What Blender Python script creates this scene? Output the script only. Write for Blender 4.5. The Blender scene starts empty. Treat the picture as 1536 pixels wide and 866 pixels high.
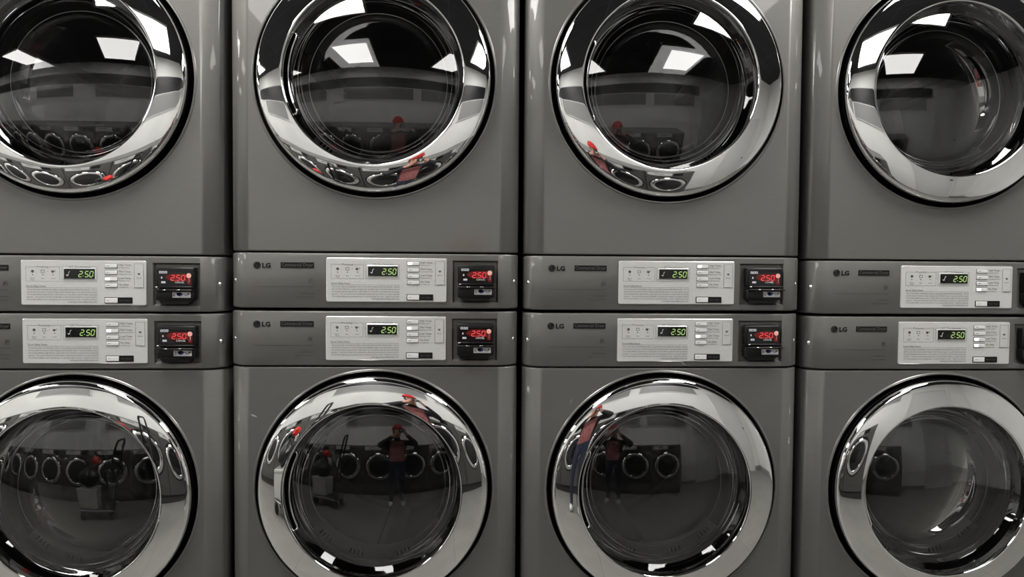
import bpy, bmesh, math, random
from mathutils import Vector, Matrix
PI = math.pi
random.seed(4)
sc = bpy.context.scene
COL = sc.collection
S = 1.28                    # height of the seam between the two rows of dryers
CEIL = S + 1.62
# ------------------------------------------------------------------ materials
def mat(name, color=(.5,.5,.5), rough=.5, metal=0., coat=0., coat_rough=.1, emis=None, estr=0., spec=.5):
    m = bpy.data.materials.new(name); m.use_nodes = True
    b = m.node_tree.nodes['Principled BSDF']
    b.inputs['Base Color'].default_value = (*color, 1)
    b.inputs['Roughness'].default_value = rough
    b.inputs['Metallic'].default_value = metal
    b.inputs['Coat Weight'].default_value = coat
    b.inputs['Coat Roughness'].default_value = coat_rough
    b.inputs['Specular IOR Level'].default_value = spec
    if emis:
        b.inputs['Emission Color'].default_value = (*emis, 1)
        b.inputs['Emission Strength'].default_value = estr
    return m
def noise_color(m, c1, c2, scale=5., stretch=(1,1,1), detail=4., lo=.35, hi=.65):
    nt = m.node_tree; b = nt.nodes['Principled BSDF']
    tc = nt.nodes.new('ShaderNodeTexCoord'); mp = nt.nodes.new('ShaderNodeMapping')
    mp.inputs['Scale'].default_value = stretch
    n = nt.nodes.new('ShaderNodeTexNoise'); n.inputs['Scale'].default_value = scale; n.inputs['Detail'].default_value = detail
    r = nt.nodes.new('ShaderNodeValToRGB')
    r.color_ramp.elements[0].position = lo; r.color_ramp.elements[0].color = (*c1, 1)
    r.color_ramp.elements[1].position = hi; r.color_ramp.elements[1].color = (*c2, 1)
    L = nt.links
    L.new(tc.outputs['Object'], mp.inputs['Vector']); L.new(mp.outputs[0], n.inputs['Vector'])
    L.new(n.outputs['Fac'], r.inputs[0]); L.new(r.outputs[0], b.inputs['Base Color'])
    return m
def thin_glass(name, tint, ior):
    m = bpy.data.materials.new(name); m.use_nodes = True
    nt = m.node_tree; nt.nodes.clear(); L = nt.links
    out = nt.nodes.new('ShaderNodeOutputMaterial'); mix = nt.nodes.new('ShaderNodeMixShader')
    fr = nt.nodes.new('ShaderNodeFresnel'); fr.inputs['IOR'].default_value = ior
    tr = nt.nodes.new('ShaderNodeBsdfTransparent'); tr.inputs[0].default_value = (*tint, 1)
    gl = nt.nodes.new('ShaderNodeBsdfGlossy'); gl.inputs['Roughness'].default_value = 0.0
    gl.inputs['Color'].default_value = (1, 1, 1, 1)
    L.new(fr.outputs[0], mix.inputs[0]); L.new(tr.outputs[0], mix.inputs[1]); L.new(gl.outputs[0], mix.inputs[2])
    L.new(mix.outputs[0], out.inputs[0])
    return m

M = {}
M['paint'] = noise_color(mat('graphite_paint', (.17,.167,.156), .55, .40, .5, .02), (.132,.129,.1195), (.139,.136,.1265), 40., (1,1,14), 3.)
M['lip'] = mat('painted_lip', (.15,.147,.137), .3, .3, .5, .05)
M['chrome'] = mat('chrome', (.86,.86,.86), .025, 1.)
M['black'] = mat('black_plastic', (.005,.005,.0055), .35, spec=.35)
M['matte_black'] = mat('matte_black', (.006,.006,.006), .8, spec=.2)
M['glass'] = thin_glass('tinted_glass', (.72,.72,.72), 1.82)
M['bowl'] = thin_glass('inner_glass', (.8,.8,.8), 1.5)
M['edge'] = mat('glass_edge', (.5,.5,.5), .3, .8)
M['plate'] = noise_color(mat('silver_plate', (.62,.62,.6), .35, .08), (.545,.545,.53), (.58,.58,.565), 300., (1,1,1), 2.)
M['plate_edge'] = mat('plate_edge', (.75,.75,.73), .25, .5)
M['print'] = mat('grey_print', (.05,.05,.05), .6)
M['fine_print'] = mat('fine_print', (.09,.09,.09), .6)
M['badge'] = mat('dark_badge', (.006,.006,.006), .6, spec=.2)
M['emboss'] = mat('faded_print', (.045,.044,.041), .5)
M['tag_text'] = mat('tag_text', (.085,.084,.08), .6, spec=.2)
M['window'] = mat('display_black', (.004,.004,.004), .15)
M['green'] = mat('green_led', (.1,.15,.05), .5, emis=(.50,.78,.24), estr=.62)
M['pale'] = mat('pale_symbol', (.4,.4,.38), .5)
M['button'] = mat('button_white', (.70,.70,.685), .4)
M['led'] = mat('button_led', (.9,.9,1), .4, emis=(.86,.84,1.), estr=2.2)
M['red_window'] = mat('red_window', (.03,.002,.002), .3, emis=(.40,.008,.012), estr=.24)
M['red'] = mat('red_led', (.4,.05,.05), .5, emis=(1., .07, .085), estr=.62)
M['cancel'] = mat('cancel_button', (.75,.28,.2), .4, emis=(.9,.25,.16), estr=.5)
M['white'] = mat('white_print', (.62,.62,.62), .5)
M['blue'] = mat('blue_print', (.04,.05,.22), .4)
M['silver'] = mat('silver_sticker', (.62,.62,.62), .35)
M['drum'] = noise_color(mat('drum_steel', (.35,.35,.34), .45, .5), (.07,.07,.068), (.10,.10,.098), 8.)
M['reflection'] = mat('reflection_grey', (.85,.85,.83), .45)  # pale tone of the ceiling reflection, put into the colour
M['wall'] = noise_color(mat('white_wall', (.7,.7,.68), .7), (.76,.76,.74), (.82,.82,.80), 2.)
M['ceiling'] = None
M['floor'] = None
M['trimblack'] = mat('black_band', (.008,.008,.010), .4)
M['board'] = mat('grey_board', (.26,.26,.255), .4)
M['lamp_frame'] = mat('lamp_frame', (.75,.75,.75), .4)
M['diffuser'] = mat('lamp_diffuser', (.9,.9,.9), .5, emis=(1, .985, .955), estr=10.)
M['diffuser_near'] = mat('bright_diffuser', (.9,.9,.9), .5, emis=(1, .985, .955), estr=28.)
M['door'] = mat('door_paint', (.66,.66,.65), .45)
M['washer'] = mat('washer_paint', (.13,.128,.122), .38, .7, .3, .12)
M['skin'] = mat('skin', (.52,.27,.2), .55)
M['denim'] = noise_color(mat('denim', (.02,.025,.05), .85), (.014,.017,.035), (.03,.036,.07), 60.)
M['jacket'] = mat('black_jacket', (.010,.010,.014), .75)
M['plaid'] = noise_color(mat('red_shirt', (.3,.06,.06), .8), (.16,.03,.035), (.40,.16,.15), 90., lo=.42, hi=.58)
M['cap'] = mat('red_knit', (.46,.014,.012), .8)
M['shoe'] = mat('white_shoe', (.7,.7,.68), .6)
M['hair'] = mat('brown_hair', (.04,.022,.014), .6)
M['eye'] = mat('eye_dark', (.02,.015,.012), .2)
M['lips'] = mat('lips', (.40,.13,.11), .5)
M['camera'] = mat('camera_shell', (.03,.03,.032), .35)
M['steel'] = mat('steel_tube', (.6,.6,.6), .2, 1.)
M['rubber'] = mat('rubber', (.03,.03,.03), .7)
M['bin'] = mat('pale_bin', (.55,.55,.53), .5)
M['bag'] = mat('bin_bag', (.012,.012,.013), .3)
M['redcloth'] = mat('red_cloth', (.6,.03,.02), .7)

def floor_mat():
    m = mat('vinyl_floor', (.4,.39,.37), .35, spec=.4); nt = m.node_tree; L = nt.links; b = nt.nodes['Principled BSDF']
    tc = nt.nodes.new('ShaderNodeTexCoord')
    br = nt.nodes.new('ShaderNodeTexBrick'); br.offset = 0; br.squash = 1
    br.inputs['Scale'].default_value = 1.; br.inputs['Brick Width'].default_value = .6; br.inputs['Row Height'].default_value = .6
    br.inputs['Mortar Size'].default_value = .003
    br.inputs['Color1'].default_value = (.235,.229,.211,1); br.inputs['Color2'].default_value = (.255,.249,.23,1); br.inputs['Mortar'].default_value = (.18,.172,.16,1)
    n = nt.nodes.new('ShaderNodeTexNoise'); n.inputs['Scale'].default_value = 3.; n.inputs['Detail'].default_value = 6
    mx = nt.nodes.new('ShaderNodeMixRGB'); mx.blend_type = 'MULTIPLY'; mx.inputs[0].default_value = .35
    L.new(tc.outputs['Object'], br.inputs['Vector']); L.new(tc.outputs['Object'], n.inputs['Vector'])
    L.new(br.outputs['Color'], mx.inputs[1]); L.new(n.outputs['Fac'], mx.inputs[2]); L.new(mx.outputs[0], b.inputs['Base Color'])
    return m
def ceil_mat():
    m = mat('ceiling_tiles', (.05,.05,.055), .9, spec=.2); nt = m.node_tree; L = nt.links; b = nt.nodes['Principled BSDF']
    tc = nt.nodes.new('ShaderNodeTexCoord')
    br = nt.nodes.new('ShaderNodeTexBrick'); br.offset = 0
    br.inputs['Scale'].default_value = 1.; br.inputs['Brick Width'].default_value = 1.2; br.inputs['Row Height'].default_value = .6
    br.inputs['Mortar Size'].default_value = .010
    br.inputs['Color1'].default_value = (.030,.029,.034,1); br.inputs['Color2'].default_value = (.038,.037,.042,1); br.inputs['Mortar'].default_value = (.06,.06,.062,1)
    L.new(tc.outputs['Object'], br.inputs['Vector']); L.new(br.outputs['Color'], b.inputs['Base Color'])
    return m
M['floor'] = floor_mat(); M['ceiling'] = ceil_mat()

# ------------------------------------------------------------------ mesh helpers
class MB:
    """collects shapes into one bmesh; every shape can take a material slot"""
    def __init__(self): self.bm = bmesh.new(); self.slot = 0
    def face(self, pts, smooth=False):
        vs = [self.bm.verts.new(p) for p in pts]
        try: f = self.bm.faces.new(vs)
        except ValueError: return None
        f.material_index = self.slot; f.smooth = smooth; return f
    def grid(self, rows, closed=False, smooth=True, flip=False):
        V = [[self.bm.verts.new(p) for p in r] for r in rows]
        n = len(V[0])
        for i in range(len(V)-1):
            for j in range(n if closed else n-1):
                a, b, c, d = V[i][j], V[i][(j+1) % n], V[i+1][(j+1) % n], V[i+1][j]
                q = [a, b, c, d] if not flip else [d, c, b, a]
                f = self.bm.faces.new(q); f.material_index = self.slot; f.smooth = smooth
        return V
    def lathe(self, prof, cx=0, cz=0, a0=0, a1=2*PI, seg=144, flip=False, axis='y'):
        full = abs(a1-a0-2*PI) < 1e-6
        n = seg if full else seg+1
        rows = []
        for (r, y) in prof:
            row = []
            for k in range(n):
                a = a0+(a1-a0)*k/seg
                row.append((cx+r*math.cos(a), y, cz+r*math.sin(a)))
            rows.append(row)
        return self.grid(rows, closed=full, flip=flip)
    def box(self, x0, x1, y0, y1, z0, z1, bev=0., seg=2):
        r = bmesh.ops.create_cube(self.bm, size=1.)
        vs = r['verts']
        for v in vs:
            v.co = Vector((x0+(x1-x0)*(v.co.x+.5), y0+(y1-y0)*(v.co.y+.5), z0+(z1-z0)*(v.co.z+.5)))
        es = list({e for v in vs for e in v.link_edges}); fs = list({f for v in vs for f in v.link_faces})
        for f in fs: f.material_index = self.slot
        if bev > 0:
            r2 = bmesh.ops.bevel(self.bm, geom=es+vs, offset=bev, segments=seg, affect='EDGES', profile=.5)
            for f in r2['faces']: f.material_index = self.slot; f.smooth = True
        return self
    def disc(self, cx, y, cz, r, seg=24):
        self.face([(cx+r*math.cos(2*PI*k/seg), y, cz+r*math.sin(2*PI*k/seg)) for k in range(seg)]); return self
    def rect(self, x0, x1, z0, z1, y):
        self.face([(x0,y,z0),(x1,y,z0),(x1,y,z1),(x0,y,z1)]); return self
    def prism(self, pts, y0, y1):
        """outline pts (x,z) extruded from y0 (front) to y1 (back)"""
        n = len(pts)
        self.face([(x,y0,z) for x,z in pts]); self.face([(x,y1,z) for x,z in reversed(pts)])
        for i in range(n):
            a, b = pts[i], pts[(i+1) % n]
            self.face([(a[0],y0,a[1]),(a[0],y1,a[1]),(b[0],y1,b[1]),(b[0],y0,b[1])])
        return self
    def sphere(self, c, r, sx=1, sy=1, sz=1, seg=16, rings=10):
        m = Matrix.Translation(Vector(c)) @ Matrix.Diagonal((r*sx, r*sy, r*sz, 1))
        res = bmesh.ops.create_uvsphere(self.bm, u_segments=seg, v_segments=rings, radius=1., matrix=m)
        for f in {f for v in res['verts'] for f in v.link_faces}: f.smooth = True; f.material_index = self.slot
        return self
    def tube(self, pts, r, seg=10, closed=False):
        pts = [Vector(p) for p in pts]; n = len(pts); rows = []; prev = None
        for i, p in enumerate(pts):
            if closed: t = pts[(i+1) % n]-pts[i-1]
            else: t = pts[min(i+1, n-1)]-pts[max(i-1, 0)]
            t.normalize()
            ref = prev if prev is not None else (Vector((0,0,1)) if abs(t.z) < .9 else Vector((1,0,0)))
            u = (ref - t*ref.dot(t)).normalized(); prev = u; w = t.cross(u)
            rr = r[i] if isinstance(r, (list, tuple)) else r
            rows.append([p+(u*math.cos(2*PI*k/seg)+w*math.sin(2*PI*k/seg))*rr for k in range(seg)])
        if closed: rows.append(rows[0])
        V = self.grid(rows, closed=True)
        if not closed:
            for row, fl in ((V[0], True), (V[-1], False)):
                try: f = self.bm.faces.new(list(reversed(row)) if fl else row); f.material_index = self.slot
                except ValueError: pass
        return self
    def text(self, s, size, x, z, y, align='LEFT', width=None, bold=0.):
        cu = bpy.data.curves.new('t', 'FONT'); cu.body = s; cu.size = size; cu.align_x = align; cu.resolution_u = 2; cu.offset = bold
        o = bpy.data.objects.new('t', cu); COL.objects.link(o)
        dg = bpy.context.evaluated_depsgraph_get(); dg.update()
        me = bpy.data.meshes.new_from_object(o.evaluated_get(dg))
        xs = [v.co.x for v in me.vertices]
        k = 1.
        if width and xs: k = width/(max(xs)-min(xs))
        base = len(self.bm.verts)
        vs = [self.bm.verts.new((x+v.co.x*k, y, z+v.co.y)) for v in me.vertices]
        for p in me.polygons:
            try:
                f = self.bm.faces.new([vs[i] for i in p.vertices]); f.material_index = self.slot
            except ValueError: pass
        bpy.data.objects.remove(o); bpy.data.curves.remove(cu); bpy.data.meshes.remove(me)
        return self
    def mesh(self, name, mats, normals=True):
        if normals: bmesh.ops.recalc_face_normals(self.bm, faces=self.bm.faces[:])
        me = bpy.data.meshes.new(name); self.bm.to_mesh(me); self.bm.free()
        for m in (mats if isinstance(mats, (list, tuple)) else [mats]): me.materials.append(m)
        return me
    def build(self, name, mats, parent=None, loc=(0,0,0), normals=True, label=None):
        return put(name, self.mesh(name, mats, normals), parent, loc, label)
def put(name, me, parent=None, loc=(0,0,0), label=None):
    o = bpy.data.objects.new(name, me); COL.objects.link(o); o.location = loc
    if parent: o.parent = parent
    if label: o['label'] = label
    return o
def tag(o, label=None, cat=None, group=None, kind=None):
    if label: o['label'] = label
    if cat: o['category'] = cat
    if group: o['group'] = group
    if kind: o['kind'] = kind
    return o
def thing(name, loc, label, cat, group=None, rz=0):
    o = bpy.data.objects.new(name, None); COL.objects.link(o); o.location = loc; o.rotation_euler = (0,0,rz)
    o.empty_display_size = .1
    return tag(o, label, cat, group)
def dup(root, loc, label, group=None):
    r = root.copy(); COL.objects.link(r); r.location = loc; r['label'] = label
    for ch in list(root.children):
        c = ch.copy(); COL.objects.link(c); c.parent = r
        for g in ch.children:
            d = g.copy(); COL.objects.link(d); d.parent = c
    return r

# ------------------------------------------------------------------ dryer shapes
# flange profile, right half (x, y); front plane y = 0, towards the viewer is -y
HALF = [(.295,0.),(.303,.0010),(.313,.0040),(.324,.0095),(.334,.0165),(.340,.0225),(.3435,.030),(.3445,.040),(.3445,.74)]
def loft(mb, zs, y_off=0., hole=None):
    """cabinet skin: zs = [(z, inset)], front flat left open on the span `hole` (index)"""
    prof = [(-x, y) for x, y in reversed(HALF)] + HALF
    k = len(HALF)-1                      # segment k..k+1 is the flat front
    rows = []
    for z, ins in zs:
        row = []
        for x, y in prof:
            s = 1 if x > 0 else -1
            row.append((x-s*ins*(.3 if y < .01 else 1.), y+y_off+(ins if y < .06 else 0), z))
        rows.append(row)
    for i in range(len(rows)-1):
        for j in range(len(prof)-1):
            if hole == i and j == k: continue
            a, b, c, d = rows[i][j], rows[i][j+1], rows[i+1][j+1], rows[i+1][j]
            mb.face([a, b, c, d])
    mb.face(list(reversed(rows[0]))); mb.face(rows[-1])
    mb.face([rows[0][0], rows[-1][0], rows[-1][-1], rows[0][-1]])
def plane_with_hole(mb, x0, x1, z0, z1, y, cz, r, seg=144):
    ang = sorted(set([2*PI*k/seg for k in range(seg)] + [math.atan2(z-cz, x) % (2*PI) for x in (x0, x1) for z in (z0, z1)]))
    def edge(a):
        c, s = math.cos(a), math.sin(a); t = 1e9
        if c > 1e-9: t = min(t, x1/c)
        if c < -1e-9: t = min(t, x0/c)
        if s > 1e-9: t = min(t, (z1-cz)/s)
        if s < -1e-9: t = min(t, (z0-cz)/s)
        return (t*c, y, cz+t*s)
    n = len(ang)
    for i in range(n):
        a, b = ang[i], ang[(i+1) % n]
        p, q = (r*math.cos(a), y, cz+r*math.sin(a)), (r*math.cos(b), y, cz+r*math.sin(b))
        mb.face([p, edge(a), edge(b), q])
R_HOLE = .2895
def cabinet_mesh(z0, z1, cz):
    mb = MB()
    loft(mb, [(z0,.0035),(z0+.001,.0014),(z0+.0035,0.),(z1-.0035,0.),(z1-.001,.0014),(z1,.0035)], hole=2)
    plane_with_hole(mb, -.295, .295, z0+.0035, z1-.0035, 0., cz, R_HOLE)
    bmesh.ops.remove_doubles(mb.bm, verts=mb.bm.verts[:], dist=1e-5)
    for f in mb.bm.faces: f.smooth = True
    me = mb.mesh('cabinet', M['paint'])
    me.set_sharp_from_angle(angle=math.radians(35))
    return me
RX0, RX1, RZ0, RZ1, RD = .1850, .2945, -.0535, .0480, .007     # recess of the card reader, z from plate centre
def panel_mesh(zc, z0, z1):
    """control panel band; z in the dryer's frame, zc = plate centre"""
    mb = MB(); yo = -.0015
    loft(mb, [(z0,.004),(z0+.001,.0015),(z0+.004,0.),(z1-.004,0.),(z1-.001,.0015),(z1,.004)], y_off=yo, hole=2)
    a, b = zc+RZ0, zc+RZ1
    mb.rect(-.295, RX0, z0+.004, z1-.004, yo); mb.rect(RX1, .295, z0+.004, z1-.004, yo)
    mb.rect(RX0, RX1, z0+.004, a, yo); mb.rect(RX0, RX1, b, z1-.004, yo)
    i = .0035
    ins = lambda k: [(RX0+k,a+k),(RX1-k,a+k),(RX1-k,b-k),(RX0+k,b-k)]
    rows = [[(x,yo,z) for x,z in ins(0)], [(x,yo+.003,z) for x,z in ins(.0015)], [(x,RD-.002,z) for x,z in ins(i-.001)], [(x,RD,z) for x,z in ins(i)]]
    mb.grid(rows, closed=True, smooth=False)
    mb.face(rows[-1])
    bmesh.ops.remove_doubles(mb.bm, verts=mb.bm.verts[:], dist=1e-5)
    for f in mb.bm.faces: f.smooth = True
    me = mb.mesh('control_panel', M['paint'])
    me.set_sharp_from_angle(angle=math.radians(30))
    return me
def ring_mesh():
    mb = MB()
    tilt = [(.2130,5.),(.216,8.),(.240,11.5),(.262,16.),(.2655,21.),(.2685,33.),(.2708,50.),(.2725,66.),(.2737,82.)]
    prof = [(.2072,-.010),(.2078,-.020),(.2083,-.030),(.2088,-.0335),(.2098,-.0353),(.2113,-.0361),(.2130,-.0360)]
    y = -.0360
    for (r0, t0), (r1, t1) in zip(tilt, tilt[1:]):
        n = 10 if r1-r0 > .01 else 4
        for k in range(n):
            t = math.radians(t0+(t1-t0)*(k+.5)/n); y += math.tan(t)*(r1-r0)/n
            prof.append((r0+(r1-r0)*(k+1)/n, y))
    prof += [(.2738, y+.004),(.2735, y+.008)]
    mb.lathe(prof, seg=192)
    me = mb.mesh('door_ring', M['chrome']); return me, y+.008
RING, RY = ring_mesh()
HA = math.radians(27)            # half angle of the handle slot on the left side
GR = .64
def dome_y(r): return -.0445 + GR-math.sqrt(GR*GR-r*r)
def glass_mesh():
    mb = MB()
    rs = [.0005]+[.1985*k/22 for k in range(1, 23)]
    mb.lathe([(r, dome_y(r)) for r in rs], seg=192)
    mb.lathe([(r, dome_y(r)) for r in (.1985,.2025,.2072)], a0=-PI+HA, a1=PI-HA, seg=160)
    bmesh.ops.remove_doubles(mb.bm, verts=mb.bm.verts[:], dist=1e-5)
    return mb.mesh('door_glass', M['glass'])
def bowl_mesh():
    mb = MB()
    prof = [(.199,-.003),(.196,.008),(.193,.022)]
    for k in range(1, 13):                              # rounded corner
        t = math.radians(80-80*k/12); prof.append((.193-.045*(math.sin(math.radians(80))-math.sin(t)), .022+.045*(math.cos(t)-math.cos(math.radians(80)))))
    r1, y1 = prof[-1]
    for k in range(1, 11): r = r1*(1-k/10)+.0005; prof.append((r, y1-(r1*r1-r*r)/(2*1.3)))
    mb.lathe(prof, seg=160)
    return mb.mesh('inner_bowl', M['bowl'])
def bowl_rim_mesh():
    mb = MB(); mb.tube([(.168*math.cos(2*PI*k/96), .0534, .168*math.sin(2*PI*k/96)) for k in range(96)], .0010, 6, closed=True)
    return mb.mesh('bowl_rim', M['edge'])
def rim_mesh():
    """black door body and recess behind the chrome ring"""
    mb = MB()
    mb.lathe([(.2732, RY-.001),(.2732,.036),(.213,.036)], seg=144)          # black side of the door
    return mb.mesh('door_body', M['black'])
def recess_mesh():
    mb = MB()
    mb.slot = 1
    mb.lathe([(R_HOLE+.0004,0.),(R_HOLE-.0008,-.0018),(R_HOLE-.0028,-.0030),(R_HOLE-.0048,-.0026),(R_HOLE-.0056,-.0016),(R_HOLE-.0060,.0)], seg=160)
    mb.slot = 0
    mb.lathe([(R_HOLE-.0060,.0),(R_HOLE-.0062,.048),(.246,.048),(.246,.116)], seg=144)
    return mb.mesh('door_recess', [M['matte_black'], M['lip']])
def handle_mesh():
    mb = MB(); a0, a1 = PI-HA, PI+HA
    mb.lathe([(.2071,-.010),(.2071,.022),(.2005,.022),(.2000,-.004)], a0=a0, a1=a1, seg=40)
    for a in (a0, a1):
        mb.face([(r*math.cos(a), y, r*math.sin(a)) for r, y in ((.2071,-.010),(.2071,.022),(.2005,.022),(.2000,-.004))])
    return mb.mesh('handle_pocket', M['matte_black'])
def handle_lip_mesh():
    mb = MB(); n = 48; pts = []
    a0 = PI-HA; a1 = PI+HA
    pts.append((.2060*math.cos(a0), -.0165, .2060*math.sin(a0)))
    for k in range(n+1):
        a = a0+(a1-a0)*k/n; r = .1990
        if k in (0, n): r = .2030
        if k in (1, n-1): r = .2000
        pts.append((r*math.cos(a), -.0165, r*math.sin(a)))
    pts.append((.2060*math.cos(a1), -.0165, .2060*math.sin(a1)))
    mb.tube(pts, .0021, 10)
    return mb.mesh('handle_lip', M['chrome'])
def drum_mesh():
    mb = MB()
    mb.lathe([(.224,.110),(.262,.112),(.270,.13),(.270,.62),(.255,.64),(.0005,.64)], seg=64)
    for k in range(3):
        a = 2*PI*k/3+.5
        u = Vector((math.cos(a), 0, math.sin(a))); w = Vector((-math.sin(a), 0, math.cos(a)))
        p = lambda r, s, y: tuple(u*r+w*s+Vector((0,y,0)))
        mb.face([p(.27,-.035,.15), p(.205,-.008,.17), p(.205,-.008,.60), p(.27,-.035,.62)])
        mb.face([p(.205,-.008,.17), p(.205,.008,.17), p(.205,.008,.60), p(.205,-.008,.60)])
        mb.face([p(.27,.035,.15), p(.205,.008,.17), p(.205,.008,.60), p(.27,.035,.62)])
    me = mb.mesh('drum', M['drum']); me.set_sharp_from_angle(angle=math.radians(35)); return me
def reflection_band_mesh():  # slotted band modelled in place of the ceiling mirrored low in the glass
    mb = MB()
    a0, a1 = math.radians(270-52), math.radians(270+52)
    mb.slot = 0
    mb.lathe([(.223,.112),(.222,.097),(.186,.101),(.184,.112)], a0=a0, a1=a1, seg=48)
    mb.slot = 1
    for g in (-42, -17, 17, 42):
        for k in range(4):
            a = math.radians(270+g+(k-1.5)*2.9); da = math.radians(.7)
            mb.face([(r*math.cos(q), .0955, r*math.sin(q)) for r, q in ((.199,a-da),(.211,a-da),(.211,a+da),(.199,a+da))])
    return mb.mesh('reflection_band', [M['reflection'], M['matte_black']])

def rounded(x0, x1, z0, z1, r, n=5):
    pts = []
    for cx, cz, a in ((x1-r, z1-r, 0), (x0+r, z1-r, 90), (x0+r, z0+r, 180), (x1-r, z0+r, 270)):
        for k in range(n+1):
            t = math.radians(a+90*k/n); pts.append((cx+r*math.cos(t), cz+r*math.sin(t)))
    return pts
def frame_lines(mb, x0, x1, z0, z1, w, y, gap=None):
    mb.rect(x0, x1, z0, z0+w, y); mb.rect(x0, x0+w, z0, z1, y); mb.rect(x1-w, x1, z0, z1, y)
    if gap: mb.rect(x0, gap[0], z1-w, z1, y); mb.rect(gap[1], x1, z1-w, z1, y)
    else: mb.rect(x0, x1, z1-w, z1, y)
SEG = {'2': 'abged', '5': 'afgcd', '0': 'abcdef'}
def digit(mb, ch, x, z, w, h, t, y, slant=.13):
    sh = lambda px, pz: (x+px+slant*pz, z+pz)
    g = t*.12
    def hor(zc): pts = [(g+t*.5,zc),(g+t,zc+t/2),(w-g-t,zc+t/2),(w-g-t*.5,zc),(w-g-t,zc-t/2),(g+t,zc-t/2)]; return pts
    def ver(xc, a, b): return [(xc,a+g),(xc+t/2,a+g+t/2),(xc+t/2,b-g-t/2),(xc,b-g),(xc-t/2,b-g-t/2),(xc-t/2,a+g+t/2)]
    S_ = {'a': hor(h-t/2), 'g': hor(h/2), 'd': hor(t/2), 'f': ver(t/2,h/2,h-t/2), 'b': ver(w-t/2,h/2,h-t/2), 'e': ver(t/2,t/2,h/2), 'c': ver(w-t/2,t/2,h/2)}
    for s in SEG[ch]: mb.face([(sh(*p)[0], y, sh(*p)[1]) for p in S_[s]])
BZ = [(.0441,.0358),(.0286,.0204),(.0135,.0050),(-.0014,-.0100)]
PY = -.0045          # front face of the silver plate
def plate_mesh():
    mb = MB()
    out = rounded(-.143, .143, -.0525, .0525, .004); inn = rounded(-.1418, .1418, -.0513, .0513, .003)
    mb.slot = 1
    mb.grid([[(x,-.0015,z) for x,z in out], [(x,PY+.0008,z) for x,z in out], [(x,PY,z) for x,z in inn]], closed=True, smooth=False)
    mb.slot = 0
    mb.face([(x,PY,z) for x,z in inn])
    # raised surround of the display and the cover over the right end
    mb.slot = 1
    mb.grid([[(x,PY,z) for x,z in rounded(-.0468,.0290,.0062,.0355,.001,2)], [(x,PY-.0012,z) for x,z in rounded(-.0452,.0274,.0080,.0339,.001,2)]], closed=True, smooth=False)
    mb.slot = 0
    mb.face([(x,PY-.0012,z) for x,z in rounded(-.0452,.0274,.0080,.0339,.001,2)])
    mb.prism(rounded(.1160,.1377,-.0108,.0458,.002,3), PY-.0009, PY)
    me = mb.mesh('display_plate', [M['plate'], M['plate_edge']]); return me
def print_mesh():
    mb = MB(); y = PY-.0004
    mb.slot = 1
    frame_lines(mb, -.1313,-.0541,.0027,.0370,.0005,y,(-.106,-.080)); frame_lines(mb, -.0493,.0307,.0027,.0370,.0005,y,(-.033,.016))
    mb.rect(-.1313,.0307,-.0121,-.0116,y)
    mb.slot = 0
    mb.text('Processing', .0060, -.093, .0352, y, 'CENTER'); mb.text('EST. Time Remaining', .0056, -.0085, .0354, y, 'CENTER')
    mb.slot = 1
    # three process symbols
    mb.disc(-.1159, y, .0262, .0035, 14); frame_lines(mb, -.0970,-.0890,.0228,.0296,.0009,y)
    mb.tube([(-.0720,y,.0240),(-.0735,y,.0275),(-.0700,y,.0290),(-.0670,y,.0262),(-.0640,y,.0288)], .0006, 5); mb.disc(-.0700, y, .0252, .0024, 12); mb.disc(-.0812, y, .0262, .0008, 8)
    mb.slot = 0
    for x in (-.1159,-.0929,-.0691): mb.disc(x, y, .0183, .0013, 10)
    mb.slot = 1
    mb.text('Check', .0042, -.1159, .0088, y, 'CENTER'); mb.text('Filter', .0042, -.1159, .0050, y, 'CENTER')
    mb.text('Dry', .0044, -.0929, .0082, y, 'CENTER'); mb.text('Cool', .0044, -.0691, .0082, y, 'CENTER')
    mb.slot = 0
    mb.text('Drum Safety Notes', .0056, -.1305, -.0102, y)
    mb.slot = 1
    L = ['\u2022 Do not dry articles containing foam, rubber or any similarly textured rubber-like materials.  \u2022 Do not',
         'reach into dryer if the drum is moving. Cleaning solvents, flammable vapors or any other explosive material',
         '\u2022 Do not allow children to open the door or place hands in or on the drum or near the clothes during drying',
         'operation.   \u2022 Do not dry articles that are flammable, or that have been cleaned in or soaked in gasoline',
         '\u2022 Do not leave children or pets unattended near or in the dryer while it is in use.   \u2022 Read the instructions']
    for s, z in zip(L, (-.0178,-.0236,-.0294,-.0352,-.0410)): mb.text(s, .0050, -.1305, z, y, width=.1605)
    mb.slot = 0
    mb.text('www.lgcommerciallaundry.com', .0056, .0303, -.0468, y, 'RIGHT', width=.066)
    for s, t, z in (('High Temp.','Towels, Jeans',.0402),('Med Temp.','Permanent Press',.0248),('Low Temp.','Delicate, Knits',.0094),('No Heat','Air fluff only',-.0058)):
        mb.slot = 0; mb.text(s, .0062, .0806, z, y)
        mb.slot = 1; mb.text(t, .0042, .0812, z-.0056, y)
    mb.slot = 1
    frame_lines(mb, .1160,.1377,-.0108,.0458,.0006,y-.0008)
    for a, b in BZ: frame_lines(mb, .0484,.0781,b-.0010,a+.0010,.0010,y+.0002)
    mb.face([(.1228,y-.001,.0232),(.1310,y-.001,.0232),(.1269,y-.001,.0180)]); mb.text('Wi-Fi', .0050, .1269, .0100, y-.001, 'CENTER')
    return mb.mesh('lettering', [M['print'], M['fine_print']], False)
def button_mesh(lit):
    mb = MB()
    mb.box(-.0138,.0138,-.0022,.0004,-.0042,.0042,.0008,2)
    mb.slot = 1
    if lit: mb.prism(rounded(-.0128,-.0030,-.0030,.0030,.001,3), -.0027, -.0020)
    else: mb.rect(-.0100,-.0040,-.0005,.0005,-.0024)
    return mb.mesh('button', [M['button'], M['led'] if lit else M['print']])
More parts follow.
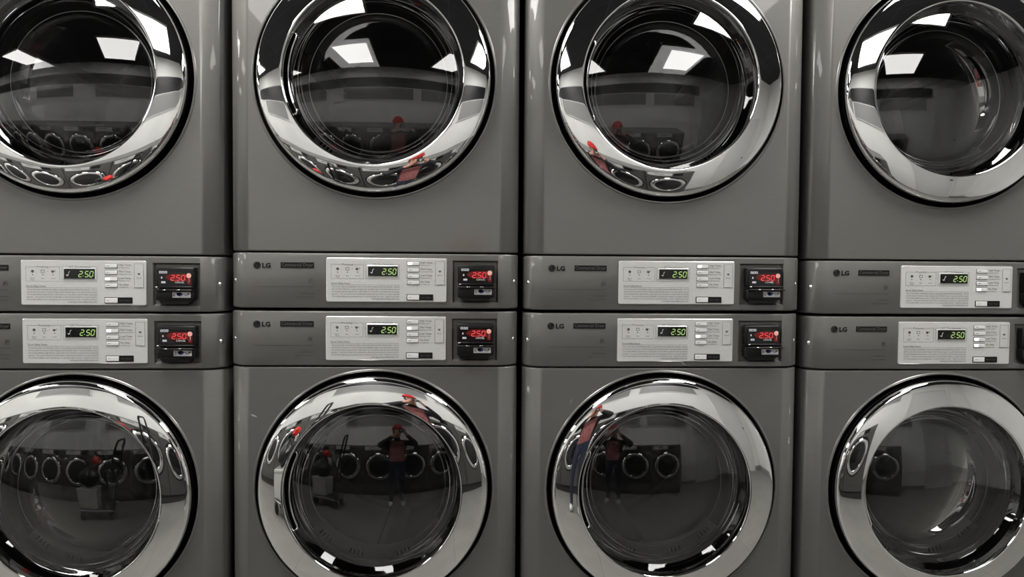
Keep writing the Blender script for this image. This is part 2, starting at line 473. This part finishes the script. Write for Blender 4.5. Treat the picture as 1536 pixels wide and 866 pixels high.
def start_mesh():
    mb = MB()
    mb.slot = 1; mb.prism(rounded(.0475,.1110,-.0483,-.0338,.001,3), PY-.0010, PY); mb.prism(rounded(.0779,.1100,-.0474,-.0347,.0006,2), PY-.0018, PY-.0008)
    mb.slot = 0; mb.box(.0490,.0775,PY-.0026,PY-.0004,-.0468,-.0353,.0008,2)
    mb.slot = 2; mb.rect(.0530,.0590,-.0415,-.0407,PY-.0028); mb.text('Start / Pause', .0046, .0940, -.0425, PY-.0021, 'CENTER')
    return mb.mesh('start_button', [M['button'], M['badge'], M['fine_print']])
def display_mesh():
    mb = MB(); mb.prism(rounded(-.0438,.0260,.0094,.0325,.0008,2), PY-.0020, PY-.0006); return mb.mesh('display', M['window'])
def digits_mesh():
    mb = MB(); y = PY-.0023; h, w, t = .0150, .0092, .0021
    for ch, x in (('2',-.0118),('5',.0022),('0',.0128)): digit(mb, ch, x, .0128, w, h, t, y, .18)
    mb.disc(-.0003, y, .0160, .0011, 8)
    return mb.mesh('digits', M['green'], False)
def symbol_mesh():
    mb = MB(); y = PY-.0023
    mb.tube([(-.0378,y,.0182),(-.0358,y,.0160),(-.0338,y,.0172),(-.0330,y,.0230),(-.0318,y,.0256),(-.0296,y,.0258)], .0008, 6)
    mb.face([(-.0392,y,.0186),(-.0350,y,.0150),(-.0344,y,.0186)])
    return mb.mesh('drum_symbol', M['pale'])
def badge_mesh():
    mb = MB(); y = -.0026
    mb.slot = 0; mb.prism([(-.2775+.0085*math.cos(2*PI*k/32), .0334+.0085*math.sin(2*PI*k/32)) for k in range(32)], y, -.0012)
    mb.slot = 1                                     # the face in the round emblem
    mb.tube([(-.2775+.0064*math.cos(a), y-.0002, .0334+.0064*math.sin(a)) for a in [math.radians(75+k*13) for k in range(23)]], .0005, 5)
    mb.rect(-.2790,-.2782,.0312,.0372,y-.0003); mb.rect(-.2790,-.2762,.0305,.0313,y-.0003); mb.disc(-.2806, y-.0003, .0366, .0009, 8)
    mb.slot = 0
    mb.text('LG', .0155, -.2660, .0278, y, bold=.0006, width=.0198)
    return mb.mesh('brand_badge', [M['badge'], M['emboss']], False)
def name_mesh():
    mb = MB(); y = -.0026
    mb.slot = 0; mb.prism(rounded(-.2225,-.1440,.0275,.0408,.0006,2), y, -.0012)
    mb.slot = 1; mb.text('Commercial Dryer', .0115, -.1832, .0310, y-.0003, 'CENTER', width=.074, bold=.0001)
    return mb.mesh('name_tag', [M['badge'], M['tag_text']], False)
def faint_mesh():
    mb = MB(); y = -.0018
    mb.rect(-.2860,-.1440,-.0180,-.0171,y)
    frame_lines(mb, -.1570,-.1460,-.0090,.0030,.0006,y); mb.tube([(-.1545,y,-.0060),(-.1545,y,.0000),(-.1515,y,.0015),(-.1490,y,-.0010),(-.1500,y,-.0050)], .0008, 5)
    mb.text('LG Warranty', .0058, -.1450, -.0350, y, 'RIGHT'); mb.text('Direct Drive Motor', .0052, -.1450, -.0436, y, 'RIGHT')
    return mb.mesh('panel_print', M['emboss'], False)
def screw_mesh():
    mb = MB(); mb.sphere((0,0,0), .0056, 1,.7,1, 16, 10); mb.lathe([(.0078,.0015),(.0070,-.0005),(.0045,-.0010)], seg=20)
    return mb.mesh('screw', M['chrome'])
# card reader: origin at plate centre height; x as in the dryer
RF = -.0150
def reader_mesh():
    mb = MB()
    mb.box(.1970,.2860,RF,RD,-.0080,.0375,.0035,3)                      # upper case
    mb.box(.1970,.2862,RF-.004,RD,-.0405,-.0150,.004,3)                 # lower case
    mb.box(.2000,.2840,RF+.010,RD,-.0170,-.0060,.001,1)                 # neck between
    mb.prism([(.2010,-.0395),(.2790,-.0395),(.2700,-.0488),(.2090,-.0488)], RF+.003, RD)   # tapered foot
    me = mb.mesh('card_reader', M['black']); me.set_sharp_from_angle(angle=math.radians(40)); return me
def reader_mouth_mesh():
    mb = MB()
    mb.box(.1990,.2850,-.026,RD,-.0100,-.0066,.0012,2)                  # upper lip of the slot
    mb.box(.1985,.2868,-.031,RD,-.0178,-.0138,.0014,2)                  # lower lip
    mb.slot = 1; mb.sphere((.2235,-.0310,-.0150), .0035, 1.3,.3,.35, 10, 6); mb.sphere((.2560,-.0310,-.0146), .0035, 1.2,.3,.35, 10, 6); mb.sphere((.2040,-.0268,-.0086), .003, 1,.3,.5, 10, 6)
    return mb.mesh('card_slot', [M['black'], M['steel']])
def reader_screen_mesh():
    mb = MB(); mb.prism(rounded(.2030,.2805,-.0055,.0275,.0015,3), RF-.0008, RF+.001); return mb.mesh('screen', M['window'])
def reader_red_mesh():
    mb = MB(); mb.slot = 0; mb.prism([(.2185,.0140),(.2240,.0195),(.2380,.0228),(.2700,.0228),(.2730,.0200),(.2790,.0165),(.2790,-.0030),(.2705,-.0030),(.2690,.0045),(.2520,.0060),(.2370,.0050),(.2250,.0090)], RF-.0012, RF-.0006)
    return mb.mesh('red_window', M['red_window'])
def reader_digits_mesh():
    mb = MB(); y = RF-.0016; h, w, t = .0140, .0098, .0021
    for ch, x in (('2',.2315),('5',.2442),('0',.2555)): digit(mb, ch, x, .0062, w, h, t, y, .10)
    mb.disc(.2428, y, .0070, .0011, 8)
    return mb.mesh('red_digits', M['red'], False)
def reader_marks_mesh():
    mb = MB(); y = RF-.0016
    mb.text('CANCEL', .0058, .2420, .0006, y, width=.0215, bold=.00008)
    return mb.mesh('screen_lettering', M['white'], False)
def icon_mesh(w, h, dot, bar):
    mb = MB(); mb.prism(rounded(-w/2, w/2, -h/2, h/2, .0006, 2), RF-.0016, RF-.0008); mb.slot = 1
    if dot: mb.disc(0, RF-.0018, 0, .0015, 8)
    if bar: mb.rect(-w/2, w/2, -h/2-.0002, -h/2+.0012, RF-.0018)
    return mb.mesh('card_icon', [M['white'], M['blue']], False)
def cancel_mesh():
    mb = MB(); y = RF-.0018
    mb.slot = 0; mb.prism([(.2742+.0052*math.cos(2*PI*k/24), .0185+.0052*math.sin(2*PI*k/24)) for k in range(24)], y, y+.0010)
    mb.slot = 1
    for s in (1, -1): mb.tube([(.2742-.0026,y,.0185-s*.0026),(.2742+.0026,y,.0185+s*.0026)], .0006, 5)
    mb.tube([(.2742+.0052*math.cos(2*PI*k/24),y,.0185+.0052*math.sin(2*PI*k/24)) for k in range(24)], .0005, 5, closed=True)
    mb.tube([(.2748,y,.0110),(.2748,y,.0030),(.2725,y,.0020)], .0004, 5)
    return mb.mesh('cancel_button', [M['cancel'], M['white']])
def sticker_mesh():
    mb = MB(); y = RF-.0046
    mb.slot = 0; mb.prism(rounded(.2375,.2790,-.0333,-.0200,.0008,2), y, y+.0008)
    mb.slot = 1
    mb.face([(.2540+.0072*math.cos(2*PI*k/16), y-.0003, -.0252+.0046*math.sin(2*PI*k/16)) for k in range(16)])
    mb.face([(.2470,y-.0003,-.0215),(.2580,y-.0003,-.0215),(.2530,y-.0003,-.0305)])
    mb.rect(.2720,.2745,-.0260,-.0225,y-.0003)
    mb.slot = 2
    mb.tube([(.2400,y-.0002,-.0310),(.2410,y-.0002,-.0230),(.2440,y-.0002,-.0280),(.2420,y-.0002,-.0300)], .0006, 5)
    mb.tube([(.2630,y-.0002,-.0250),(.2690,y-.0002,-.0285),(.2760,y-.0002,-.0250)], .0006, 5)
    return mb.mesh('sticker', [M['silver'], M['blue'], M['print']], False)

ME = dict(glass=glass_mesh(), bowl=bowl_mesh(), brim=bowl_rim_mesh(), body=rim_mesh(), recess=recess_mesh(), pocket=handle_mesh(), lip=handle_lip_mesh(),
          drum=drum_mesh(), reflection=reflection_band_mesh(), plate=plate_mesh(), prnt=print_mesh(), b0=button_mesh(False), b1=button_mesh(True), start=start_mesh(),
          disp=display_mesh(), digits=digits_mesh(), sym=symbol_mesh(), badge=badge_mesh(), name=name_mesh(), faint=faint_mesh(), screw=screw_mesh(),
          reader=reader_mesh(), mouth=reader_mouth_mesh(), screen=reader_screen_mesh(), rred=reader_red_mesh(), rdig=reader_digits_mesh(),
          rmark=reader_marks_mesh(), cancel=cancel_mesh(), ic0=icon_mesh(.0054,.0056,True,False), ic1=icon_mesh(.003,.0044,False,False), ic2=icon_mesh(.0095,.0054,False,True), stick=sticker_mesh())
LOW_Z = .30
UP = dict(base=S+.002, z0=.135, z1=.970, p0=0., p1=.1315, cz=.549, pz=.068)
LO = dict(base=LOW_Z, z0=0., z1=S-.1395-LOW_Z, p0=S-.1360-LOW_Z, p1=S-.005-LOW_Z, cz=S-.434-LOW_Z, pz=S-.070-LOW_Z)
for D in (UP, LO):
    D['cab'] = cabinet_mesh(D['z0'], D['z1'], D['cz']); D['pan'] = panel_mesh(D['pz'], D['p0'], D['p1'])
def dryer(D, x, dz, lit, label):
    r = thing('tumble_dryer', (x, 0, D['base']+dz), label, 'dryer', 'stacked commercial dryers')
    put('cabinet', D['cab'], r)
    pan = put('control_panel', D['pan'], r)
    pz = D['pz']; at = (0, 0, pz)
    put('brand_badge', ME['badge'], pan, at); put('name_tag', ME['name'], pan, at); put('panel_print', ME['faint'], pan, at)
    for s in (-1, 1):
        o = put('screw', ME['screw'], pan, (s*.3335, .0175, pz-.002)); o.rotation_euler = (0, 0, s*math.radians(45))
    pl = put('display_plate', ME['plate'], r, (.028, 0, pz))
    put('lettering', ME['prnt'], pl); put('display', ME['disp'], pl); put('digits', ME['digits'], pl); put('drum_symbol', ME['sym'], pl)
    for i, (a, b) in enumerate(BZ):
        put('button', ME['b1' if i in lit else 'b0'], pl, (.06325, PY, (a+b)/2), 'lit heat button' if i in lit else None)
    put('start_button', ME['start'], pl)
    cr = put('card_reader', ME['reader'], r, at)
    for n, k in (('card_slot','mouth'),('screen','screen'),('red_window','rred'),('red_digits','rdig'),('screen_lettering','rmark'),('cancel_button','cancel'),('sticker','stick')):
        put(n, ME[k], cr)
    for q in range(3): put('card_icon', ME['ic0'], cr, (.2089+q*.0063, 0, .0260))
    put('slot_icon', ME['ic1'], cr, (.2118, 0, .0134)); put('bank_icon', ME['ic2'], cr, (.2157, 0, .0021))
    c = (0, 0, D['cz'])
    put('door_recess', ME['recess'], r, c)
    d = put('door_ring', RING, r, c, 'polished chrome door ring')
    put('door_body', ME['body'], d); put('handle_pocket', ME['pocket'], d); put('handle_lip', ME['lip'], d)
    g = put('door_glass', ME['glass'], r, c); put('inner_bowl', ME['bowl'], g); put('bowl_rim', ME['brim'], g)
    dr = put('drum', ME['drum'], r, c); put('reflection_band', ME['reflection'], r, c)
    return r
UL = [((2,), 'upper grey dryer at the left edge of the photo, Low Temp button lit'),
      ((0,), 'upper grey dryer, second column from the left, black handle slot beside its glass'),
      ((0,), 'upper grey dryer, third column from the left, red cap mirrored low in its ring'),
      ((3,), 'upper grey dryer at the right edge of the photo, No Heat button lit')]
LL = [((1,), 'lower grey dryer at the left edge of the photo, Med Temp button lit'),
      ((1,), 'lower grey dryer, second column from the left, photographer and trolley mirrored in its ring'),
      ((2,), 'lower grey dryer, third column from the left, Low Temp button lit'),
      ((2, 3), 'lower grey dryer at the right edge of the photo, two heat buttons lit')]
UO = [(-.0053,-.0054),(-.0008,.0052),(.0013,.0027),(.0067,-.0040)]
LOF = [(-.0038,-.0027),(-.0021,.0053),(-.0001,.0024),(.0042,-.0036)]
for i in range(4):
    dryer(UP, .7*i+UO[i][0], UO[i][1], *UL[i])
    dryer(LO, .7*i+LOF[i][0], LOF[i][1], *LL[i])

# ------------------------------------------------------------------ the room
def struct(name, mb, m):
    return tag(mb.build(name, m), kind='structure')
X0, X1, Y0, Y1 = -6., 4.9, -3.30, .95
struct('floor', MB().box(X0, X1, Y0, Y1, -.1, 0), M['floor'])
struct('ceiling', MB().box(X0, X1, Y0, Y1, CEIL, CEIL+.1), M['ceiling'])
struct('wall_back', MB().box(X0, X1, Y1, Y1+.1, 0, CEIL), M['wall'])
struct('wall_opposite', MB().box(X0, X1, Y0-.1, Y0, 0, CEIL), M['wall'])
struct('wall_left', MB().box(X0-.1, X0, Y0, Y1, 0, CEIL), M['wall'])
struct('wall_right', MB().box(X1, X1+.1, Y0, Y1, 0, CEIL), M['wall'])
mb = MB()                                            # bulkhead the dryers are built into
mb.box(X0, -.362, .05, .15, 0, CEIL); mb.box(2.462, X1, .05, .15, 0, CEIL); mb.box(-.362, 2.462, .05, .15, S+.985, CEIL)
struct('wall_bulkhead', mb, M['wall'])
struct('trim_plinth', MB().box(-.36, 2.46, .05, .80, 0, LOW_Z-.006, .004), M['rubber'])
mb = MB(); mb.box(X0, 3.25, Y0, Y0+.02, S+.98, S+1.28)
struct('trim_band', mb, M['trimblack'])
mb = MB(); mb.box(X0, X1, Y0, Y0+.012, .0, .10)
struct('baseboard_opposite', mb, M['board'])
struct('baseboard_right', MB().box(X1-.012, X1, Y0, .05, 0, .10), M['board'])
# door in the opposite wall past the washers
mb = MB()
mb.box(3.42, 4.32, Y0, Y0+.03, 0, 2.05, .003)
door = struct('door_1', mb, M['door'])
mb = MB()
for b in ((3.36,3.42,0,2.11),(4.32,4.38,0,2.11),(3.42,4.32,2.05,2.11)): mb.box(b[0],b[1],Y0,Y0+.05,b[2],b[3],.003)
mb.build('door_frame', M['door'], door)
mb = MB(); mb.tube([(4.22,Y0+.03,1.05),(4.22,Y0+.07,1.05)], .012, 12); mb.sphere((4.22,Y0+.085,1.05), .033, 1,.8,1, 16, 10)
mb.build('door_knob', M['camera'], door)
# grey boards high on the opposite wall
for i, (a, b, lb) in enumerate([(-2.75,-1.35,'grey notice board high on the white wall, left end'),(-.70,1.45,'wide grey notice board high on the white wall behind the photographer'),(1.70,3.05,'grey notice board high on the white wall, above the last washers')]):
    t = thing('notice_board', (0,0,0), lb, 'board', 'grey boards above the washers')
    MB().box(a, b, Y0, Y0+.025, S+.62, S+.965, .002).build('board_panel', M['board'], t)
    mb = MB()
    for q in ((a-.015,a,S+.605,S+.978),(b,b+.015,S+.605,S+.978),(a,b,S+.605,S+.62),(a,b,S+.965,S+.978)): mb.box(q[0],q[1],Y0,Y0+.032,q[2],q[3])
    mb.build('board_frame', M['lamp_frame'], t)
# ceiling lights
def light(x, y, lb, h=.58):
    t = thing('ceiling_light', (x, y, CEIL), lb, 'ceiling light', 'ceiling troffers')
    mb = MB()
    for q in ((-.375,.375,-h,-h+.025),(-.375,.375,h-.025,h),(-.375,-.35,-h+.025,h-.025),(.35,.375,-h+.025,h-.025)): mb.box(q[0],q[1],q[2],q[3],-.03,0)
    mb.build('light_frame', M['lamp_frame'], t)
    MB().box(-.35,.35,-h+.025,h-.025,-.022,-.002).build('diffuser', M['diffuser' if h > .5 else 'diffuser_near'], t)
for k, x in enumerate((-5.1,-2.55,-.05,2.25)):
    light(x, -2.30, 'white ceiling light panel above the washers, mirrored in the dryer doors')
    light(x+.12, -.56, 'short white ceiling light panel close above the dryers, mirrored at the top of their glass', .38)

# ------------------------------------------------------------------ opposite row of washers (seen mirrored in the doors)
WD = -2.50
def washer_meshes():
    W = {}
    mb = MB(); mb.box(-.386,.386,.0,.74,0,1.10,.012,3); W['cabinet'] = mb.mesh('cabinet', M['washer'])
    mb = MB(); mb.box(-.378,.378,-.012,.02,.975,1.085,.006,2); W['fascia'] = mb.mesh('control_panel', M['washer'])
    mb = MB(); mb.slot = 0; mb.box(-.03,.345,-.018,-.008,.985,1.075,.003,2); mb.slot = 1; mb.box(.10,.24,-.0205,-.014,1.038,1.052,.001,1); W['plate'] = mb.mesh('display_plate', [M['plate'], M['black']])
    mb = MB(); mb.slot = 0; mb.box(-.20,-.05,-.022,-.008,.985,1.075,.004,2); mb.slot = 1; mb.box(-.185,-.075,-.0235,-.020,1.03,1.06,.001,1); W['reader'] = mb.mesh('card_reader', [M['black'], M['window']])
    k_ = 1.2
    mb = MB(); mb.lathe([(.205*k_,-.028),(.212*k_,-.036),(.225*k_,-.035),(.245*k_,-.030),(.262*k_,-.020),(.270*k_,-.008),(.272*k_,.004)], 0, .60, seg=64); W['ring'] = mb.mesh('door_ring', M['chrome'])
    mb = MB(); mb.lathe([(.206*k_,-.028),(.17*k_,-.034),(.12*k_,-.040),(.06*k_,-.043),(.0005,-.044)], 0, .60, seg=64); W['glass'] = mb.mesh('door_glass', M['glass2'])
    mb = MB(); mb.lathe([(.290*k_,-.001),(.272*k_,-.006),(.270*k_,.003)], 0, .60, seg=64); W['gasket'] = mb.mesh('door_surround', M['black'])
    mb = MB(); mb.box(-.343,-.05,-.003,.01,.04,.15,.002,1); W['hatch'] = mb.mesh('filter_hatch', M['washer'])
    return W
M['glass2'] = mat('washer_glass', (.012,.012,.013), .04, spec=.6)
W = washer_meshes()
MB().box(-5.35,2.46,-3.22,WD-.03,0,.115,.004).build('washer_base', M['rubber']); tag(bpy.data.objects['washer_base'], 'long dark base under the row of washers', 'base')
wx = [2.08-.78*k for k in range(10)]
w0 = None
for k, x in enumerate(wx):
    lb = 'grey front-load washer in the row facing the dryers' if 0 < k else 'grey front-load washer at the end of the row facing the dryers, nearest the door'
    if w0 is None:
        w0 = thing('washing_machine', (x, WD, .12), lb, 'washing machine', 'washers facing the dryers', PI)
        put('cabinet', W['cabinet'], w0); p = put('control_panel', W['fascia'], w0); put('display_plate', W['plate'], p); put('card_reader', W['reader'], p)
        d = put('door_ring', W['ring'], w0); put('door_glass', W['glass'], d); put('door_surround', W['gasket'], w0); put('filter_hatch', W['hatch'], w0)
    else: dup(w0, (x, WD, .12), lb)

# ------------------------------------------------------------------ photographer (mirrored in the chrome)
CAM = Vector((.94707, -1.68989, S+.1128))
def skin_mesh(name, verts, edges, rad, sub=2):
    me = bpy.data.meshes.new(name); me.from_pydata([Vector(v) for v in verts], edges, [])
    o = bpy.data.objects.new(name, me); COL.objects.link(o)
    md = o.modifiers.new('s', 'SKIN'); md.use_smooth_shade = True; md.branch_smoothing = .6
    for i, v in enumerate(me.skin_vertices[0].data):
        r = rad[i]; v.radius = (r, r) if not isinstance(r, tuple) else r; v.use_root = (i == 0)
    ms = o.modifiers.new('u', 'SUBSURF'); ms.levels = sub; ms.render_levels = sub
    dg = bpy.context.evaluated_depsgraph_get(); dg.update()
    out = bpy.data.meshes.new_from_object(o.evaluated_get(dg))
    bpy.data.objects.remove(o)
    for p in out.polygons: p.use_smooth = True
    return out
def person():
    px, py = .885, -1.93
    t = thing('person', (px, py, 0), 'person in red cap, black jacket and red shirt holding a camera up to the face', 'person')
    off = Vector((px, py, 0))
    V = {}; E = []; R = {}
    def v(n, x, y, z, r): V[n] = (x, y, z); R[n] = r
    v('pel',0,0,.80,(.175,.12)); v('bel',0,.005,.95,(.175,.12)); v('che',0,.0,1.12,(.180,.12)); v('nk0',0,.0,1.255,(.075,.07)); v('nk1',.0,.03,1.30,.052)
    v('hd0',0,.065,1.345,(.066,.075)); v('hd1',0,.075,1.41,(.080,.092)); v('hd2',0,.065,1.475,(.070,.082))
    for s, n in ((-1,'l'),(1,'r')):
        v('hip'+n,s*.085,0,.74,.088); v('kn'+n,s*.10,.02,.41,.056); v('an'+n,s*.105,-.01,.09,.040); v('to'+n,s*.115,.10,.035,.034)
        v('sh'+n,s*.180,.0,1.215,.064)
    cx = CAM.x-px; cy = CAM.y-py
    v('elr',.37,.10,1.15,.060); v('wrr',cx+.085,cy-.065,CAM.z-.055,.031); v('ell',-.34,.10,1.14,.060); v('wrl',cx-.085,cy-.065,CAM.z-.055,.031)
    v('har',cx+.072,cy-.045,CAM.z-.018,(.024,.034)); v('hal',cx-.072,cy-.045,CAM.z-.018,(.024,.034))
    order = list(V)
    L = [('pel','bel'),('bel','che'),('che','nk0'),('nk0','nk1'),('nk1','hd0'),('hd0','hd1'),('hd1','hd2')]
    for n in 'lr': L += [('pel','hip'+n),('hip'+n,'kn'+n),('kn'+n,'an'+n),('an'+n,'to'+n),('che','sh'+n),('sh'+n,'el'+n),('el'+n,'wr'+n),('wr'+n,'ha'+n)]
    me = skin_mesh('body', [V[k] for k in order], [(order.index(a), order.index(b)) for a, b in L], [R[k] for k in order], 4)
    for m in (M['skin'], M['jacket'], M['denim'], M['plaid'], M['shoe']): me.materials.append(m)
    wr = [Vector(V['wrr']), Vector(V['wrl'])]
    for p in me.polygons:
        c = p.center
        if c.z < .07: k = 4
        elif c.z < .86: k = 2
        elif c.z > 1.285 and abs(c.x) < .12 and c.y < .2: k = 0
        elif min((c-w).length for w in wr) < .045 or (c.z > wr[0].z and c.y > .2): k = 0
        elif c.y > .04 and abs(c.x) < .13 and c.z < 1.24: k = 3
        else: k = 1
        p.material_index = k
    b = put('body', me, t)
    # face
    mb = MB(); mb.sphere((0,.163,1.395), .014, .8,1.1,1.3, 10, 8); mb.slot = 1
    for s in (-1, 1): mb.sphere((s*.032,.152,1.420), .010, 1.1,.6,.7, 10, 8)
    mb.slot = 2; mb.sphere((0,.146,1.358), .018, 1.2,.5,.35, 10, 8); mb.slot = 0
    for s in (-1, 1): mb.sphere((s*.083,.070,1.405), .018, .45,.8,1.4, 10, 8)
    mb.build('face', [M['skin'], M['eye'], M['lips']], t)
    mb = MB(); mb.sphere((0,.045,1.42), .094, .95,1.0,1.0, 20, 12)
    mb.sphere((0,-.01,1.33), .06, 1.1,.7,1.3, 16, 10)
    mb.build('hair', M['hair'], t)
    mb = MB(); rows = []
    for q in range(9):
        a = q/8*PI/2; rr = .099*math.cos(a)+.0005
        rows.append([(rr*math.cos(2*PI*k/28), .062+rr*1.08*math.sin(2*PI*k/28), 1.452+.098*math.sin(a)) for k in range(28)])
    mb.grid(rows, closed=True)
    mb.tube([(.098*math.cos(2*PI*k/28), .062+.106*math.sin(2*PI*k/28), 1.455) for k in range(28)], .011, 8, closed=True)
    mb.build('cap', M['cap'], t)
    # shirt front showing between the open jacket sides, and shoes
    for s in (-1, 1):
        mb = MB(); mb.sphere((s*.115,.055,.045), .05, .85,2.3,.9, 16, 10); mb.build('shoe', M['shoe'], t)
    # fingers curled round the camera
    for s in (-1, 1):
        base = Vector((cx+s*.066, cy-.040, CAM.z-.012))
        for f in range(4):
            z = base.z+.030-.017*f; ln = (.030,.034,.032,.025)[f]
            pts = [(base.x+s*.006, base.y-.002, z-.004), (base.x+s*.004, base.y+.018, z), (base.x-s*.008, base.y+.026, z+.001), (base.x-s*ln*.75, base.y+.024, z)]
            me = skin_mesh('finger', pts, [(0,1),(1,2),(2,3)], [.0085,.0082,.0076,.0062], 1); me.materials.append(M['skin']); put('finger', me, t)
        pts = [(base.x+s*.004, base.y-.006, base.z-.030), (base.x-s*.010, base.y-.014, base.z-.036), (base.x-s*.030, base.y-.012, base.z-.034)]
        me = skin_mesh('thumb', pts, [(0,1),(1,2)], [.0095,.009,.0068], 1); me.materials.append(M['skin']); put('thumb', me, t)
    return t
person()
ct = thing('compact_camera', (CAM.x, CAM.y-.030, CAM.z), 'small dark compact camera held in both hands in front of the face', 'camera')
MB().box(-.052,.052,-.024,.004,-.032,.032,.005,2).build('camera_body', M['camera'], ct)
mb = MB(); mb.lathe([(.020,.004),(.020,.014),(.017,.018),(.010,.018),(.0095,.012),(.0005,.012)], seg=24); mb.build('lens', M['steel'], ct)
MB().box(.022,.040,.004,.006,.012,.024,.001,1).build('flash', M['white'], ct)

# ------------------------------------------------------------------ trolley with a bin and a bag (mirrored)
tx, ty = -.45, -1.72
t = thing('folding_trolley', (tx, ty, 0), 'black folding trolley with a leaning looped handle standing in the aisle', 'trolley')
mb = MB()
hp = lambda w, l, z: (.21+l+w*.6, w*.8, z)
mb.tube([hp(-.15,0,.20), hp(-.14,.08,.60), hp(-.11,.19,1.25), hp(-.08,.20,1.30), hp(.08,.20,1.30), hp(.11,.19,1.25), hp(.14,.08,.60), hp(.15,0,.20)], .017, 10)
mb.tube([hp(-.145,.05,.45), hp(.145,.05,.45)], .008, 8); mb.tube([hp(-.13,.115,.85), hp(.13,.115,.85)], .008, 8)
mb.build('handle', M['black'], t)
mb = MB(); mb.box(-.21,.33,-.19,.19,.177,.20,.005,2)
mb.build('platform', M['steel'], t)
for x in (-.17,.26):
    for y in (-.14,.14):
        mb = MB(); mb.tube([(x-.014,y,.08),(x+.014,y,.08)], .078, 20); mb.build('wheel', M['rubber'], t)
        mb = MB(); mb.tube([(x-.020,y,.08),(x-.020,y,.165),(x,y,.178),(x+.020,y,.165),(x+.020,y,.08)], .005, 8); mb.build('fork', M['steel'], t)
b = thing('storage_bin', (tx-.06, ty, .202), 'pale plastic storage bin on the trolley platform', 'bin')
mb = MB()
rows = [[(x*k, y*k, z) for x, y in ((-.15,-.16),(.15,-.16),(.15,.16),(-.15,.16))] for k, z in ((.86,0.),(.9,.01),(1.,.30),(1.05,.305),(1.05,.32),(.98,.32),(.84,.02))]
mb.grid(rows, closed=True, smooth=False); mb.face(rows[0]); mb.face(rows[-1]); mb.build('tub', M['bin'], b)
MB().box(-.16,.16,-.17,.17,.318,.335,.006,2).build('lid', M['bin'], b)
bag = thing('rubbish_bag', (tx-.06, ty, .538), 'black tied bag lying on the pale bin', 'bag')
from mathutils import noise
mb = MB(); mb.sphere((0,0,.16), .16, 1.05,1.15,1.0, 72, 44)
for v in mb.bm.verts:
    d = v.co-Vector((0,0,.16)); a = math.atan2(d.y, d.x); up = max(0, d.z/.16)
    k = 1+.10*noise.noise(v.co*9)+.05*noise.noise(v.co*26+Vector((5,0,0)))+.09*up*math.sin(a*11+3*noise.noise(v.co*8))
    k *= 1-.35*up*up
    v.co = Vector((d.x*k, d.y*k, max(0., .16+d.z*(1+.20*up)+.02*noise.noise(v.co*12))))
mb.build('sack', M['bag'], bag)
mb = MB(); mb.tube([(-.02,0,.34),(-.03,.0,.39),(-.06,.0,.43)], [.03,.035,.05], 12); mb.build('knot', M['bag'], bag)
rc = MB(); rc.sphere((0,0,0), .06, 1.0,1.3,.95, 48, 30)
for v in rc.bm.verts:
    n = v.co.normalized(); v.co += n*(.030*noise.noise(v.co*22)+.016*abs(noise.noise(v.co*48)))
tag(rc.build('red_cloth', M['redcloth'], None, (tx+.06, ty+.06, .965)), 'crumpled red cloth on top of the black bag', 'cloth')

# ------------------------------------------------------------------ camera, world, view
cam = bpy.data.cameras.new('camera'); co = bpy.data.objects.new('camera', cam); COL.objects.link(co)
yaw, pit, roll = .04756719, -.03329334, .00703228
f = Vector((math.sin(yaw)*math.cos(pit), math.cos(yaw)*math.cos(pit), math.sin(pit))); r = Vector((math.cos(yaw), -math.sin(yaw), 0)); u = r.cross(f)
r2 = r*math.cos(roll)+u*math.sin(roll); u2 = -r*math.sin(roll)+u*math.cos(roll)
mw = Matrix((( r2.x,u2.x,-f.x,CAM.x),(r2.y,u2.y,-f.y,CAM.y),(r2.z,u2.z,-f.z,CAM.z),(0,0,0,1)))
co.matrix_world = mw
cam.sensor_width = 36; cam.lens = 36*1050/1536; cam.clip_start = .004
sc.camera = co
w = bpy.data.worlds.new('world'); sc.world = w; w.use_nodes = True
w.node_tree.nodes['Background'].inputs[0].default_value = (.02,.02,.02,1)
sc.view_settings.view_transform = 'Standard'; sc.view_settings.look = 'None'; sc.view_settings.gamma = 1; sc.view_settings.use_curve_mapping = False
sc.view_settings.exposure = -.2
sc.cycles.use_denoising = True
sc.cycles.max_bounces = 12; sc.cycles.glossy_bounces = 8; sc.cycles.transparent_max_bounces = 16; sc.cycles.diffuse_bounces = 4
sc.cycles.caustics_reflective = False; sc.cycles.caustics_refractive = False
